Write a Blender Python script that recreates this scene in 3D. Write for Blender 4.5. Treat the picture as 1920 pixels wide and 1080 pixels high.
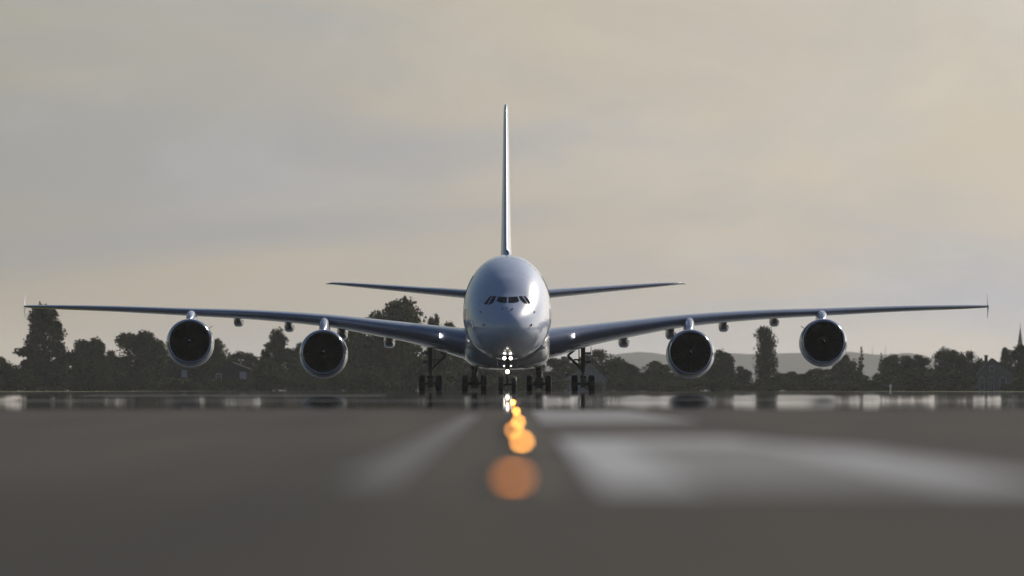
import bpy, math, random
import numpy as np
from mathutils import Vector, Matrix, noise

R = math.radians
scene = bpy.context.scene
for o in list(bpy.data.objects):
    bpy.data.objects.remove(o)

# ------------------------------------------------------------------ camera
F_PX = 21333.0          # focal length in photo pixels (400 mm on 36 mm)
EYE = 0.33              # lens height above the near pavement
HZ = 732.0              # eye-level row in the photo
cam_d = bpy.data.cameras.new('camera')
cam = bpy.data.objects.new('camera', cam_d)
scene.collection.objects.link(cam)
cam.location = (0, 0, EYE)
cam.rotation_euler = (R(90) + math.atan((HZ - 540) / F_PX), 0, 0)
cam_d.sensor_width = 36
cam_d.lens = 36 * F_PX / 1920
cam_d.clip_start = 0.1
cam_d.clip_end = 90000
cam_d.dof.use_dof = True
cam_d.dof.focus_distance = 895
cam_d.dof.aperture_fstop = 2.45
scene.camera = cam

# ------------------------------------------------------------------ sky and sun
SUN_AZ, SUN_EL = R(44), R(30)      # to the right of the view axis, beyond the aircraft
sun_dir = Vector((math.sin(SUN_AZ) * math.cos(SUN_EL), math.cos(SUN_AZ) * math.cos(SUN_EL), math.sin(SUN_EL)))
world = bpy.data.worlds.new('World')
scene.world = world
world.use_nodes = True
nt = world.node_tree
nt.nodes.clear()


def N(tree, typ, **kw):
    n = tree.nodes.new(typ)
    for k, v in kw.items():
        if k == 'inp':
            for kk, vv in v.items():
                n.inputs[kk].default_value = vv
        else:
            setattr(n, k, v)
    return n


def math_node(tree, op, a, b=None, c=None, clamp=False):
    n = tree.nodes.new('ShaderNodeMath')
    n.operation = op
    n.use_clamp = clamp
    for i, v in enumerate((a, b, c)):
        if v is None:
            continue
        if isinstance(v, (int, float)):
            n.inputs[i].default_value = v
        else:
            tree.links.new(v, n.inputs[i])
    return n.outputs[0]


def mix_col(tree, fac, a, b, blend='MIX'):
    n = tree.nodes.new('ShaderNodeMix')
    n.data_type = 'RGBA'
    n.blend_type = blend
    for idx, v in ((0, fac), (6, a), (7, b)):
        if isinstance(v, (int, float)):
            n.inputs[idx].default_value = v
        elif isinstance(v, tuple):
            n.inputs[idx].default_value = v
        else:
            tree.links.new(v, n.inputs[idx])
    return n.outputs[2]


out = N(nt, 'ShaderNodeOutputWorld')
bg = N(nt, 'ShaderNodeBackground', inp={'Strength': 0.05})
sky = N(nt, 'ShaderNodeTexSky', sky_type='NISHITA', sun_disc=False, sun_elevation=SUN_EL,
        sun_rotation=SUN_AZ, altitude=100, air_density=1.2, dust_density=0.3, ozone_density=3.0)
tc = N(nt, 'ShaderNodeTexCoord')
# angle to the sun
dot = N(nt, 'ShaderNodeVectorMath', operation='DOT_PRODUCT')
nt.links.new(tc.outputs['Generated'], dot.inputs[0])
dot.inputs[1].default_value = sun_dir
cs = math_node(nt, 'MAXIMUM', dot.outputs['Value'], 0.0)
fwd = math_node(nt, 'POWER', cs, 4.6)                      # thin cloud scatters forward, round the sun
# cloud structure, stretched along the horizon
mp = N(nt, 'ShaderNodeMapping', inp={'Scale': (11, 11, 42), 'Location': (11.335, 48.115, 5.98), 'Rotation': (0, R(6), 0)})
nt.links.new(tc.outputs['Generated'], mp.inputs['Vector'])
n1 = N(nt, 'ShaderNodeTexNoise', inp={'Scale': 1.0, 'Detail': 6.0, 'Roughness': 0.55, 'Distortion': 0.5})
nt.links.new(mp.outputs[0], n1.inputs['Vector'])
mp2 = N(nt, 'ShaderNodeMapping', inp={'Scale': (30, 30, 80), 'Location': (7.3, 2.2, 5.1)})
nt.links.new(tc.outputs['Generated'], mp2.inputs['Vector'])
n2 = N(nt, 'ShaderNodeTexNoise', inp={'Scale': 1.0, 'Detail': 7.0, 'Roughness': 0.6, 'Distortion': 0.8})
nt.links.new(mp2.outputs[0], n2.inputs['Vector'])
ramp1 = N(nt, 'ShaderNodeMapRange', interpolation_type='SMOOTHSTEP', inp={'From Min': 0.33, 'From Max': 0.56})
nt.links.new(n1.outputs['Fac'], ramp1.inputs['Value'])
ramp2 = N(nt, 'ShaderNodeMapRange', interpolation_type='SMOOTHSTEP', inp={'From Min': 0.42, 'From Max': 0.7})
nt.links.new(n2.outputs['Fac'], ramp2.inputs['Value'])
VEIL_B0, VEIL_B1 = 0.2, 76.0
veil_b = math_node(nt, 'MULTIPLY_ADD', fwd, VEIL_B1, VEIL_B0)
shade = math_node(nt, 'MULTIPLY_ADD', ramp2.outputs[0], 0.09, 0.97)
veil_b = math_node(nt, 'MULTIPLY', veil_b, shade)
veil_tint = mix_col(nt, ramp1.outputs[0], (0.875, 0.89, 0.95, 1), (1.145, 1.02, 0.855, 1))
vm = N(nt, 'ShaderNodeVectorMath', operation='SCALE')
nt.links.new(veil_tint, vm.inputs[0])
nt.links.new(veil_b, vm.inputs['Scale'])
veil_fac = math_node(nt, 'MULTIPLY_ADD', fwd, 7.5, 0.05, clamp=True)
veil_fac = math_node(nt, 'MINIMUM', veil_fac, 0.95)
# the veil is a low haze layer: it thins out towards the zenith
sepw = nt.nodes.new('ShaderNodeSeparateXYZ')
nt.links.new(tc.outputs['Generated'], sepw.inputs[0])
up = math_node(nt, 'SUBTRACT', 1.0, math_node(nt, 'ABSOLUTE', sepw.outputs[2]))
veil_fac = math_node(nt, 'MULTIPLY', veil_fac, math_node(nt, 'POWER', up, 4.5))
final = mix_col(nt, veil_fac, sky.outputs[0], vm.outputs[0])
nt.links.new(final, bg.inputs['Color'])
nt.links.new(bg.outputs[0], out.inputs[0])

sun_l = bpy.data.lights.new('sun', 'SUN')
sun_l.energy = 4.8
sun_l.angle = R(0.6)
sun_l.color = (1.0, 0.9, 0.76)
sun = bpy.data.objects.new('sun', sun_l)
scene.collection.objects.link(sun)
sun.rotation_euler = (-sun_dir).to_track_quat('-Z', 'Y').to_euler()

scene.view_settings.view_transform = 'Standard'
scene.view_settings.look = 'None'
scene.view_settings.exposure = 0.0
scene.view_settings.gamma = 1.0
scene.render.engine = 'CYCLES'
scene.cycles.use_denoising = True
scene.cycles.max_bounces = 8
scene.cycles.transparent_max_bounces = 8
scene.cycles.volume_bounces = 0
scene.cycles.sample_clamp_indirect = 8.0

COL = scene.collection


# ------------------------------------------------------------------ helpers
def smooth01(t):
    t = min(1.0, max(0.0, t))
    return t * t * (3 - 2 * t)


def ground_z(d):
    """The pavement climbs 0.2 m between 190 m and 420 m from the camera."""
    return 0.2 * smooth01((d - 190.0) / 230.0)  # rise shaped so the runway's reflections imitate a heat mirage


def px_ground(x, y):
    """photo pixel -> point on the near (flat) pavement"""
    d = F_PX * EYE / (y - HZ)
    return ((x - 960) / F_PX * d, d)


def px_at(x, y, d):
    return ((x - 960) / F_PX * d, d, EYE + (HZ - y) / F_PX * d)


def link(o, parent=None):
    COL.objects.link(o)
    if parent is not None:
        o.parent = parent
    return o


def mesh_obj(name, verts, faces, mat, parent=None, smooth=False, mats=None, fmat=None):
    me = bpy.data.meshes.new(name)
    me.from_pydata([tuple(v) for v in verts], [], [tuple(f) for f in faces])
    if mats:
        for m in mats:
            me.materials.append(m)
        if fmat:
            me.polygons.foreach_set('material_index', fmat)
    else:
        me.materials.append(mat)
    if smooth:
        me.polygons.foreach_set('use_smooth', [True] * len(me.polygons))
    me.update()
    return link(bpy.data.objects.new(name, me), parent)


class MB:
    def __init__(self):
        self.v, self.f = [], []

    def add(self, v, f):
        b = len(self.v)
        self.v += [tuple(p) for p in v]
        self.f += [tuple(i + b for i in q) for q in f]
        return self

    def box(self, c, s, rot=None):
        pts = []
        for dx in (-.5, .5):
            for dy in (-.5, .5):
                for dz in (-.5, .5):
                    p = Vector((dx * s[0], dy * s[1], dz * s[2]))
                    if rot is not None:
                        p = rot @ p
                    pts.append(p + Vector(c))
        return self.add(pts, [(0, 1, 3, 2), (4, 6, 7, 5), (0, 4, 5, 1), (2, 3, 7, 6), (0, 2, 6, 4), (1, 5, 7, 3)])

    def tube(self, p0, p1, r0, r1=None, n=12, cap=True):
        r1 = r0 if r1 is None else r1
        p0, p1 = Vector(p0), Vector(p1)
        q = (p1 - p0).to_track_quat('Z', 'Y').to_matrix()
        vs = []
        for p, r in ((p0, r0), (p1, r1)):
            for i in range(n):
                a = 2 * math.pi * i / n
                vs.append(p + q @ Vector((r * math.cos(a), r * math.sin(a), 0)))
        fs = [(i, (i + 1) % n, n + (i + 1) % n, n + i) for i in range(n)]
        if cap:
            fs += [tuple(range(n - 1, -1, -1)), tuple(range(n, 2 * n))]
        return self.add(vs, fs)

    def loft(self, rings, cap0=True, cap1=True):
        n = len(rings[0])
        vs = [p for r in rings for p in r]
        fs = []
        for k in range(len(rings) - 1):
            for i in range(n):
                j = (i + 1) % n
                fs.append((k * n + i, k * n + j, (k + 1) * n + j, (k + 1) * n + i))
        if cap0:
            fs.append(tuple(range(n - 1, -1, -1)))
        if cap1:
            m = (len(rings) - 1) * n
            fs.append(tuple(range(m, m + n)))
        return self.add(vs, fs)

    def lathe(self, prof, c, axis='Y', n=48, drop=None):
        """prof: (radius, along); drop: optional function(along) -> dz"""
        rings = []
        for r, t in prof:
            ring = []
            dz = drop(t) if drop else 0.0
            for i in range(n):
                a = 2 * math.pi * i / n
                if axis == 'Y':
                    ring.append((c[0] + r * math.cos(a), c[1] + t, c[2] + r * math.sin(a) + dz))
                elif axis == 'X':
                    ring.append((c[0] + t, c[1] + r * math.cos(a), c[2] + r * math.sin(a)))
                else:
                    ring.append((c[0] + r * math.cos(a), c[1] + r * math.sin(a), c[2] + t))
            rings.append(ring)
        return self.loft(rings, False, False)

    def build(self, name, mat, parent=None, smooth=False, autosmooth=None):
        o = mesh_obj(name, self.v, self.f, mat, parent, smooth or autosmooth is not None)
        if autosmooth is not None:
            o.data.set_sharp_from_angle(angle=R(autosmooth))
        return o


def tag(o, label=None, cat=None, group=None, kind=None):
    if label:
        o['label'] = label
    if cat:
        o['category'] = cat
    if group:
        o['group'] = group
    if kind:
        o['kind'] = kind
    return o


def empty(name, loc, rz=0.0):
    o = bpy.data.objects.new(name, None)
    o.location = loc
    o.rotation_euler = (0, 0, rz)
    return link(o)


def pchip(xs, ys):
    xs, ys = np.array(xs, float), np.array(ys, float)
    h = np.diff(xs)
    d = np.diff(ys) / h
    m = np.zeros_like(ys)
    for i in range(1, len(xs) - 1):
        if d[i - 1] * d[i] > 0:
            w1, w2 = 2 * h[i] + h[i - 1], h[i] + 2 * h[i - 1]
            m[i] = (w1 + w2) / (w1 / d[i - 1] + w2 / d[i])
    m[0], m[-1] = d[0], d[-1]

    def f(x):
        x = min(max(x, xs[0]), xs[-1])
        i = min(int(np.searchsorted(xs, x, 'right')) - 1, len(xs) - 2)
        t = (x - xs[i]) / h[i]
        return float((1 + 2 * t) * (1 - t) ** 2 * ys[i] + t * (1 - t) ** 2 * h[i] * m[i]
                     + t * t * (3 - 2 * t) * ys[i + 1] + t * t * (t - 1) * h[i] * m[i + 1])
    return f


# ------------------------------------------------------------------ materials
def principled(name, col, rough=0.5, metal=0.0, spec=0.5, coat=0.0, emis=None, estr=0.0,
               vary=0.0, vscale=1.0, col2=None, rough2=None):
    m = bpy.data.materials.new(name)
    m.use_nodes = True
    t = m.node_tree
    b = t.nodes['Principled BSDF']
    b.inputs['Base Color'].default_value = (*col, 1)
    b.inputs['Roughness'].default_value = rough
    b.inputs['Metallic'].default_value = metal
    b.inputs['Specular IOR Level'].default_value = spec
    b.inputs['Coat Weight'].default_value = coat
    b.inputs['Coat Roughness'].default_value = 0.04
    if emis:
        b.inputs['Emission Color'].default_value = (*emis, 1)
        b.inputs['Emission Strength'].default_value = estr
    if vary or col2:
        c = t.nodes.new('ShaderNodeTexCoord')
        nz = t.nodes.new('ShaderNodeTexNoise')
        nz.inputs['Scale'].default_value = vscale
        nz.inputs['Detail'].default_value = 6
        nz.inputs['Roughness'].default_value = 0.6
        t.links.new(c.outputs['Object'], nz.inputs['Vector'])
        c2 = col2 or tuple(max(0, x * (1 - vary)) for x in col)
        mr = N(t, 'ShaderNodeMapRange', inp={'From Min': 0.35, 'From Max': 0.68})
        t.links.new(nz.outputs['Fac'], mr.inputs['Value'])
        o = mix_col(t, mr.outputs[0], (*col, 1), (*c2, 1))
        t.links.new(o, b.inputs['Base Color'])
        if rough2 is not None:
            rr = math_node(t, 'MULTIPLY_ADD', mr.outputs[0], rough2 - rough, rough)
            t.links.new(rr, b.inputs['Roughness'])
    return m


M = {}
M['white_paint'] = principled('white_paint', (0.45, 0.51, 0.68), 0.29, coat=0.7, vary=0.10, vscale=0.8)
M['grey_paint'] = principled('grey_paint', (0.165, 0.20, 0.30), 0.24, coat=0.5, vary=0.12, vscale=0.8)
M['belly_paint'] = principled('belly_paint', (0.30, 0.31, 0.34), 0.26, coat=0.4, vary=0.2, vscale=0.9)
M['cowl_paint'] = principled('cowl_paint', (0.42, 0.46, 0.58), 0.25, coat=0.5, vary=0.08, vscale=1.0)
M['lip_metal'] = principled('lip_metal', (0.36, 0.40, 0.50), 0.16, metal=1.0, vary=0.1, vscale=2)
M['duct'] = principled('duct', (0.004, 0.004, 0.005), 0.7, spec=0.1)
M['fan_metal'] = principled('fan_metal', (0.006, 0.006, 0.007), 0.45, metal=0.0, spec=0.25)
M['spinner'] = principled('spinner', (0.012, 0.012, 0.013), 0.4)
M['spiral'] = principled('spiral', (0.8, 0.8, 0.8), 0.4)
M['gear_metal'] = principled('gear_metal', (0.025, 0.025, 0.028), 0.35, metal=0.4, vary=0.4, vscale=5)
M['tyre'] = principled('tyre', (0.012, 0.012, 0.013), 0.65, vary=0.3, vscale=6)
M['rim'] = principled('rim', (0.25, 0.25, 0.26), 0.35, metal=0.6)
M['glass'] = principled('glass', (0.006, 0.006, 0.008), 0.06, spec=0.25)
M['probe'] = principled('probe', (0.08, 0.08, 0.09), 0.35, metal=0.5)
M['exhaust'] = principled('exhaust', (0.12, 0.11, 0.1), 0.4, metal=0.9)
M['lamp_white'] = principled('lamp_white', (0.9, 0.9, 0.9), 0.2, emis=(1.0, 0.90, 0.76), estr=9)
M['lamp_wing'] = principled('lamp_wing', (0.9, 0.9, 0.9), 0.2, emis=(1.0, 0.88, 0.76), estr=8)
M['lamp_small'] = principled('lamp_small', (0.9, 0.9, 0.9), 0.2, emis=(1.0, 0.92, 0.85), estr=12)
M['fixture'] = principled('fixture', (0.07, 0.07, 0.07), 0.75, metal=0.3)


def asphalt_material():
    m = bpy.data.materials.new('asphalt')
    m.use_nodes = True
    t = m.node_tree
    b = t.nodes['Principled BSDF']
    o = t.nodes['Material Output']
    geo = t.nodes.new('ShaderNodeNewGeometry')
    nz = N(t, 'ShaderNodeTexNoise', inp={'Scale': 0.35, 'Detail': 8.0, 'Roughness': 0.65})
    t.links.new(geo.outputs['Position'], nz.inputs['Vector'])
    nf = N(t, 'ShaderNodeTexNoise', inp={'Scale': 60.0, 'Detail': 4.0, 'Roughness': 0.7})
    t.links.new(geo.outputs['Position'], nf.inputs['Vector'])
    sep = t.nodes.new('ShaderNodeSeparateXYZ')
    t.links.new(geo.outputs['Position'], sep.inputs[0])
    c = mix_col(t, nz.outputs['Fac'], (0.032, 0.0285, 0.024, 1), (0.068, 0.0615, 0.053, 1))
    c = mix_col(t, 0.5, c, nf.outputs['Color'], 'SOFT_LIGHT')
    # rubber laid down in long streaks by landing wheels
    mst = N(t, 'ShaderNodeMapping', inp={'Scale': (1.1, 0.014, 1)})
    t.links.new(geo.outputs['Position'], mst.inputs['Vector'])
    nst = N(t, 'ShaderNodeTexNoise', inp={'Scale': 1.0, 'Detail': 5.0, 'Roughness': 0.6})
    t.links.new(mst.outputs[0], nst.inputs['Vector'])
    rub = N(t, 'ShaderNodeMapRange', inp={'From Min': 0.40, 'From Max': 0.62, 'To Max': 0.85})
    t.links.new(nst.outputs['Fac'], rub.inputs['Value'])
    c = mix_col(t, rub.outputs[0], c, (0.024, 0.022, 0.020, 1))
    # darker base colour up to 38 m, with an uneven edge
    jn = math_node(t, 'MULTIPLY_ADD', nz.outputs['Fac'], 6.0, sep.outputs[1])
    jm = N(t, 'ShaderNodeMapRange', inp={'From Min': 39.0, 'From Max': 43.0})
    t.links.new(jn, jm.inputs['Value'])
    dk = mix_col(t, 1.0, c, (0.66, 0.64, 0.60, 1), 'MULTIPLY')
    c = mix_col(t, jm.outputs[0], dk, c)
    t.links.new(c, b.inputs['Base Color'])
    b.inputs['Roughness'].default_value = 0.8
    b.inputs['Specular IOR Level'].default_value = 0.10
    # beyond about 190 m a smooth, mirror-like film is added to imitate a heat mirage
    mirage_film = N(t, 'ShaderNodeBsdfPrincipled', inp={'Base Color': (0.035, 0.034, 0.033, 1), 'Roughness': 0.014,
                                                'Specular IOR Level': 0.5})
    mpn = N(t, 'ShaderNodeMapping', inp={'Scale': (0.22, 0.05, 1)})
    t.links.new(geo.outputs['Position'], mpn.inputs['Vector'])
    ne = N(t, 'ShaderNodeTexNoise', inp={'Scale': 1.0, 'Detail': 4.0})
    t.links.new(mpn.outputs[0], ne.inputs['Vector'])
    dist = math_node(t, 'MULTIPLY_ADD', ne.outputs['Fac'], 46.0, sep.outputs[1])
    mr = N(t, 'ShaderNodeMapRange', interpolation_type='SMOOTHSTEP', inp={'From Min': 205.0, 'From Max': 236.0})
    t.links.new(dist, mr.inputs['Value'])
    ms = t.nodes.new('ShaderNodeMixShader')
    t.links.new(mr.outputs[0], ms.inputs[0])
    t.links.new(b.outputs[0], ms.inputs[1])
    t.links.new(mirage_film.outputs[0], ms.inputs[2])
    t.links.new(ms.outputs[0], o.inputs[0])
    return m


M['asphalt'] = asphalt_material()


def line_paint(name, col, wear):
    m = principled(name, col, 0.6, vary=wear, vscale=1.3, col2=tuple(c * (1 - wear) for c in col))
    return m


M['marking'] = line_paint('marking', (0.36, 0.37, 0.40), 0.5)
M['old_marking'] = line_paint('old_marking', (0.078, 0.078, 0.074), 0.4)
M['grass'] = principled('grass', (0.055, 0.07, 0.03), 0.9, col2=(0.09, 0.085, 0.045), vscale=0.05, spec=0.1)
M['hill'] = principled('hill', (0.035, 0.045, 0.03), 0.95, vary=0.4, vscale=0.004, spec=0.1)


def foliage_material():
    m = bpy.data.materials.new('foliage')
    m.use_nodes = True
    t = m.node_tree
    b = t.nodes['Principled BSDF']
    inf = t.nodes.new('ShaderNodeObjectInfo')
    ge = t.nodes.new('ShaderNodeNewGeometry')
    c1 = mix_col(t, inf.outputs['Random'], (0.034, 0.046, 0.018, 1), (0.068, 0.076, 0.030, 1))
    c2 = mix_col(t, ge.outputs['Random Per Island'], (0.82, 0.84, 0.82, 1), (1.18, 1.16, 1.1, 1))
    c = mix_col(t, 1.0, c1, c2, 'MULTIPLY')
    t.links.new(c, b.inputs['Base Color'])
    b.inputs['Roughness'].default_value = 0.95
    b.inputs['Specular IOR Level'].default_value = 0.05
    return m


M['foliage'] = foliage_material()
M['bark'] = principled('bark', (0.06, 0.05, 0.04), 0.9, vary=0.4, vscale=3)
M['house_wall'] = principled('house_wall', (0.10, 0.10, 0.11), 0.85, vary=0.25, vscale=0.8)
M['pale_wall'] = principled('pale_wall', (0.22, 0.22, 0.25), 0.8, vary=0.2, vscale=0.5)
M['dark_wall'] = principled('dark_wall', (0.036, 0.037, 0.038), 0.85, vary=0.25, vscale=0.5)
M['roof_slate'] = principled('roof_slate', (0.03, 0.03, 0.03), 0.7, vary=0.3, vscale=2)
M['pale_roof'] = principled('pale_roof', (0.26, 0.27, 0.32), 0.6, vary=0.2, vscale=1)
M['trim'] = principled('trim', (0.26, 0.26, 0.29), 0.7)
M['pale_blind'] = principled('pale_blind', (0.34, 0.34, 0.42), 0.7)
M['dark_pane'] = principled('dark_pane', (0.02, 0.02, 0.025), 0.15)
M['spire_slate'] = principled('spire_slate', (0.16, 0.17, 0.17), 0.6, vary=0.2, vscale=1)
M['post_white'] = principled('post_white', (0.75, 0.75, 0.72), 0.6)

# ------------------------------------------------------------------ ground and runway
AX0 = 890.0            # distance of the aircraft's nose


def grid_sheet(name, xs, ys, zf, mat, smooth=True):
    vs = [(x, y, zf(x, y)) for y in ys for x in xs]
    n = len(xs)
    fs = [(j * n + i, j * n + i + 1, (j + 1) * n + i + 1, (j + 1) * n + i)
          for j in range(len(ys) - 1) for i in range(n - 1)]
    return tag(mesh_obj(name, vs, fs, mat, smooth=smooth), kind='structure')


gx = [-14000, -6000, -2500, -1000, -400, -150, -60, 0, 60, 150, 400, 1000, 2500, 6000, 14000]
gy = [-4000, -1500, -500, -100, 0, 100, 150] + list(range(190, 431, 10)) + [500, 700, 1000, 1500, 2200, 3500, 6000, 10000, 16000, 26000]
grid_sheet('ground', gx, gy, lambda x, y: ground_z(y) - 0.05, M['grass'])


def runway_z(x, y):
    w = smooth01((y - 205) / 60) * smooth01((900 - y) / 400)
    nz = noise.noise(Vector((x / 16.0, y / 45.0, 3.7))) * 0.0045 + noise.noise(Vector((x / 5.0, y / 30.0, 9.1))) * 0.0010 + noise.noise(Vector((x / 14.0, y / 11.0, 5.2))) * 0.0016
    return ground_z(y) + w * nz


rx = [-37.5 + i * 1.25 for i in range(61)]
ry = [-200, -100, -40, 0, 20, 40, 80, 120, 160] + [190 + i * 2.5 for i in range(0, 117)] + [490 + i * 10 for i in range(0, 90)] + [1500, 1700, 1900]
grid_sheet('runway', rx, ry, runway_z, M['asphalt'])


def marking(name, poly, mat):
    """flat paint laid on the near, level pavement"""
    return tag(mesh_obj(name, [(x, y, 0.004) for x, y in poly], [tuple(range(len(poly)))], mat), kind='structure')


M['faded_marking'] = line_paint('faded_marking', (0.15, 0.147, 0.143), 0.4)
marking('runway_faded_paint', [(0.664, 38), (1.456, 38), (1.456, 67.99), (0.664, 67.99)], M['faded_marking'])
# big white character with two long strokes and a cross stroke, right of the lamps
marking('runway_character_stroke', [(0.30, 38), (0.66, 38), (0.66, 68), (0.30, 68)], M['marking'])
marking('runway_character_stroke', [(1.46, 38), (1.92, 38), (1.92, 62), (1.66, 68), (1.46, 68)], M['marking'])
marking('runway_character_stroke', [(0.30, 68.004), (1.66, 68.004), (1.50, 78), (0.30, 78)], M['marking'])
M['worn_marking'] = line_paint('worn_marking', (0.23, 0.23, 0.24), 0.5)
marking('runway_bar_marking', [(0.30, 112), (1.98, 118), (1.80, 183), (0.30, 183)], M['worn_marking'])
marking('runway_stripe_marking', [(-0.62, 40), (-0.42, 40), (-0.42, 150), (-0.62, 150)], M['old_marking'])

for (xa, xb, ya, yb) in ((-24, -9.5, 276, 286), (-8.6, 1.2, 278, 285), (-13.5, -4.0, 352, 366), (2.2, 9.5, 292, 298), (11.5, 24, 281, 287), (4.2, 17.0, 214, 217)):  # thin pale strips across the runway, in broken segments
    n_ = 24
    vs_ = []
    for j_ in range(2):
        for i_ in range(n_ + 1):
            x_ = xa + (xb - xa) * i_ / n_
            y_ = (ya, yb)[j_]
            vs_.append((x_, y_, runway_z(x_, y_) + 0.006))
    tag(mesh_obj('pale_strip', vs_, [(i_, i_ + 1, n_ + 2 + i_, n_ + 1 + i_) for i_ in range(n_)], M['old_marking']), kind='structure')

# ------------------------------------------------------------------ far ridge
ridge_x = [-6500 + i * 25 for i in range(521)]


def ridge_h(x, d):
    px = 960 + x / d * F_PX
    base = 26 + 31 * smooth01((px - 900) / 350) - 22 * smooth01((px - 1700) / 120)
    return base + noise.noise(Vector((x / 900.0, 0.3, d / 900))) * 12 + noise.noise(Vector((x / 210.0, 4.3, 0))) * 6 + noise.noise(Vector((x / 75.0, 8.3, 0))) * 7


rv, rf = [], []
prof = [(17200, 0.0), (17500, 0.45), (17800, 0.8), (18000, 1.0), (18400, 0.9), (19200, 0.0)]
for d, k in prof:
    for x in ridge_x:
        rv.append((x, d, -0.3 + k * ridge_h(x, 18000)))
n = len(ridge_x)
for j in range(len(prof) - 1):
    for i in range(n - 1):
        rf.append((j * n + i, j * n + i + 1, (j + 1) * n + i + 1, (j + 1) * n + i))
tag(mesh_obj('hill', rv, rf, M['hill'], smooth=True), kind='structure')

# ------------------------------------------------------------------ airliner
plane = empty('airplane', (-0.34, AX0, 0.2), 0.0026)
tag(plane, 'white four-engined double-deck airliner facing the camera on the runway', 'airplane')


def PX(x, y, Y, cx=952.0):
    """photo pixel -> aircraft X, Z at a given station"""
    s = F_PX / (AX0 + Y)
    return (x - cx) / s, (EYE - 0.2) + (HZ - y) / s


FUS = [  # Y, z bottom, z top, half width
    (0.0, 5.12, 5.18, 0.03), (0.12, 4.70, 5.62, 0.46), (0.45, 4.30, 6.05, 0.92), (1.0, 3.92, 6.50, 1.38),
    (2.0, 3.47, 7.12, 1.98), (3.0, 3.17, 7.72, 2.40), (4.0, 2.96, 8.42, 2.72), (5.0, 2.82, 9.02, 2.95),
    (6.5, 2.66, 9.66, 3.20), (8.0, 2.57, 10.12, 3.36), (10.0, 2.51, 10.56, 3.47), (12.0, 2.49, 10.80, 3.51),
    (14.5, 2.49, 10.92, 3.52), (30.0, 2.49, 10.92, 3.52), (44.0, 2.49, 10.92, 3.52), (48.0, 2.7, 10.92, 3.48),
    (52.0, 3.3, 10.88, 3.32), (56.0, 4.1, 10.8, 3.02), (60.0, 5.0, 10.65, 2.58), (64.0, 6.0, 10.4, 1.98),
    (68.0, 7.1, 10.0, 1.22), (70.5, 8.0, 9.6, 0.6), (71.3, 8.6, 9.2, 0.22)]
fs_ = [math.sqrt(r[0]) for r in FUS]
f_zb, f_zt, f_w = (pchip(fs_, [r[k] for r in FUS]) for k in (1, 2, 3))


def fus(Y):
    s = math.sqrt(max(Y, 0))
    zb, zt, w = f_zb(s), f_zt(s), f_w(s)
    return zb, zt, w, zb + 0.44 * (zt - zb)


def fus_inside(x, z, Y):
    zb, zt, w, zw = fus(Y)
    b = (zt - zw) if z > zw else (zw - zb)
    return (abs(x) / w) ** 2.08 + (abs(z - zw) / b) ** 2.08 < 1


def fus_surface_Y(x, z):
    lo, hi = 0.0, 20.0
    for _ in range(40):
        m = (lo + hi) / 2
        if fus_inside(x, z, m):
            hi = m
        else:
            lo = m
    return hi


ys = [0, .02, .05, .09, .14, .2, .28, .38, .5, .65, .82, 1.0] + [1.0 + .25 * i for i in range(1, 29)] + [8 + .5 * i for i in range(1, 15)]
ys += [16, 18, 20, 24, 28, 32, 36, 40, 44] + [45 + i for i in range(27)] + [71.3]
rings = []
NR = 96
for Y in ys:
    zb, zt, w, zw = fus(Y)
    ring = []
    for i in range(NR):
        a = 2 * math.pi * i / NR
        ca, sa = math.cos(a), math.sin(a)
        e = 2 / 2.08
        x = w * math.copysign(abs(ca) ** e, ca)
        b = (zt - zw) if sa > 0 else (zw - zb)
        z = zw + b * math.copysign(abs(sa) ** e, sa)
        ring.append((x, Y, z))
    rings.append(ring)
MB().loft(rings).build('fuselage', M['white_paint'], plane, smooth=True)
fuselage = [o for o in plane.children if o.name.startswith('fuselage')][0]

# cockpit panes, pixel outlines from the photo, set 2 cm proud of the skin
Z1 = lambda u, v: (860 + u / 7.2, 470 + v / 7.2)
PANES = [
    [(540, 618), (600, 622), (658, 623), (656, 705), (605, 706), (560, 700), (513, 683)],
    [(680, 623), (740, 622), (798, 617), (826, 679), (800, 699), (740, 706), (680, 705)],
    [(468, 612), (520, 613), (497, 660), (470, 709), (399, 732), (430, 680)],
    [(432, 612), (457, 612), (425, 662), (386, 728), (343, 722), (385, 668)],
    [(818, 613), (865, 612), (905, 668), (941, 718), (893, 712), (846, 672)],
    [(882, 612), (910, 613), (955, 665), (992, 718), (952, 722), (917, 672)]]
for P in PANES:
    pts = []
    for u, v in P:
        x, y = Z1(u, v)
        pts.append(PX(x, y, 3.2, 952.6))
    cx = sum(p[0] for p in pts) / len(pts)
    cz = sum(p[1] for p in pts) / len(pts)
    vs, fs = [], []
    n = len(pts) * 3
    dense = []
    for i in range(len(pts)):
        a, b = pts[i], pts[(i + 1) % len(pts)]
        for k in range(3):
            dense.append((a[0] + (b[0] - a[0]) * k / 3, a[1] + (b[1] - a[1]) * k / 3))
    for t, off in ((1.0, 0.05), (1.0, -0.022), (0.66, -0.022), (0.33, -0.022)):
        for p in dense:
            x, z = cx + (p[0] - cx) * t, cz + (p[1] - cz) * t
            vs.append((x, fus_surface_Y(x, z) + off, z))
    vs.append((cx, fus_surface_Y(cx, cz) - 0.022, cz))
    for k in range(3):
        for i in range(n):
            j = (i + 1) % n
            fs.append((k * n + i, k * n + j, (k + 1) * n + j, (k + 1) * n + i))
    fs += [(3 * n + i, 3 * n + (i + 1) % n, 4 * n) for i in range(n)]
    mesh_obj('cockpit_window', vs, fs, M['glass'], fuselage, smooth=True).data.set_sharp_from_angle(angle=R(40))

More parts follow.
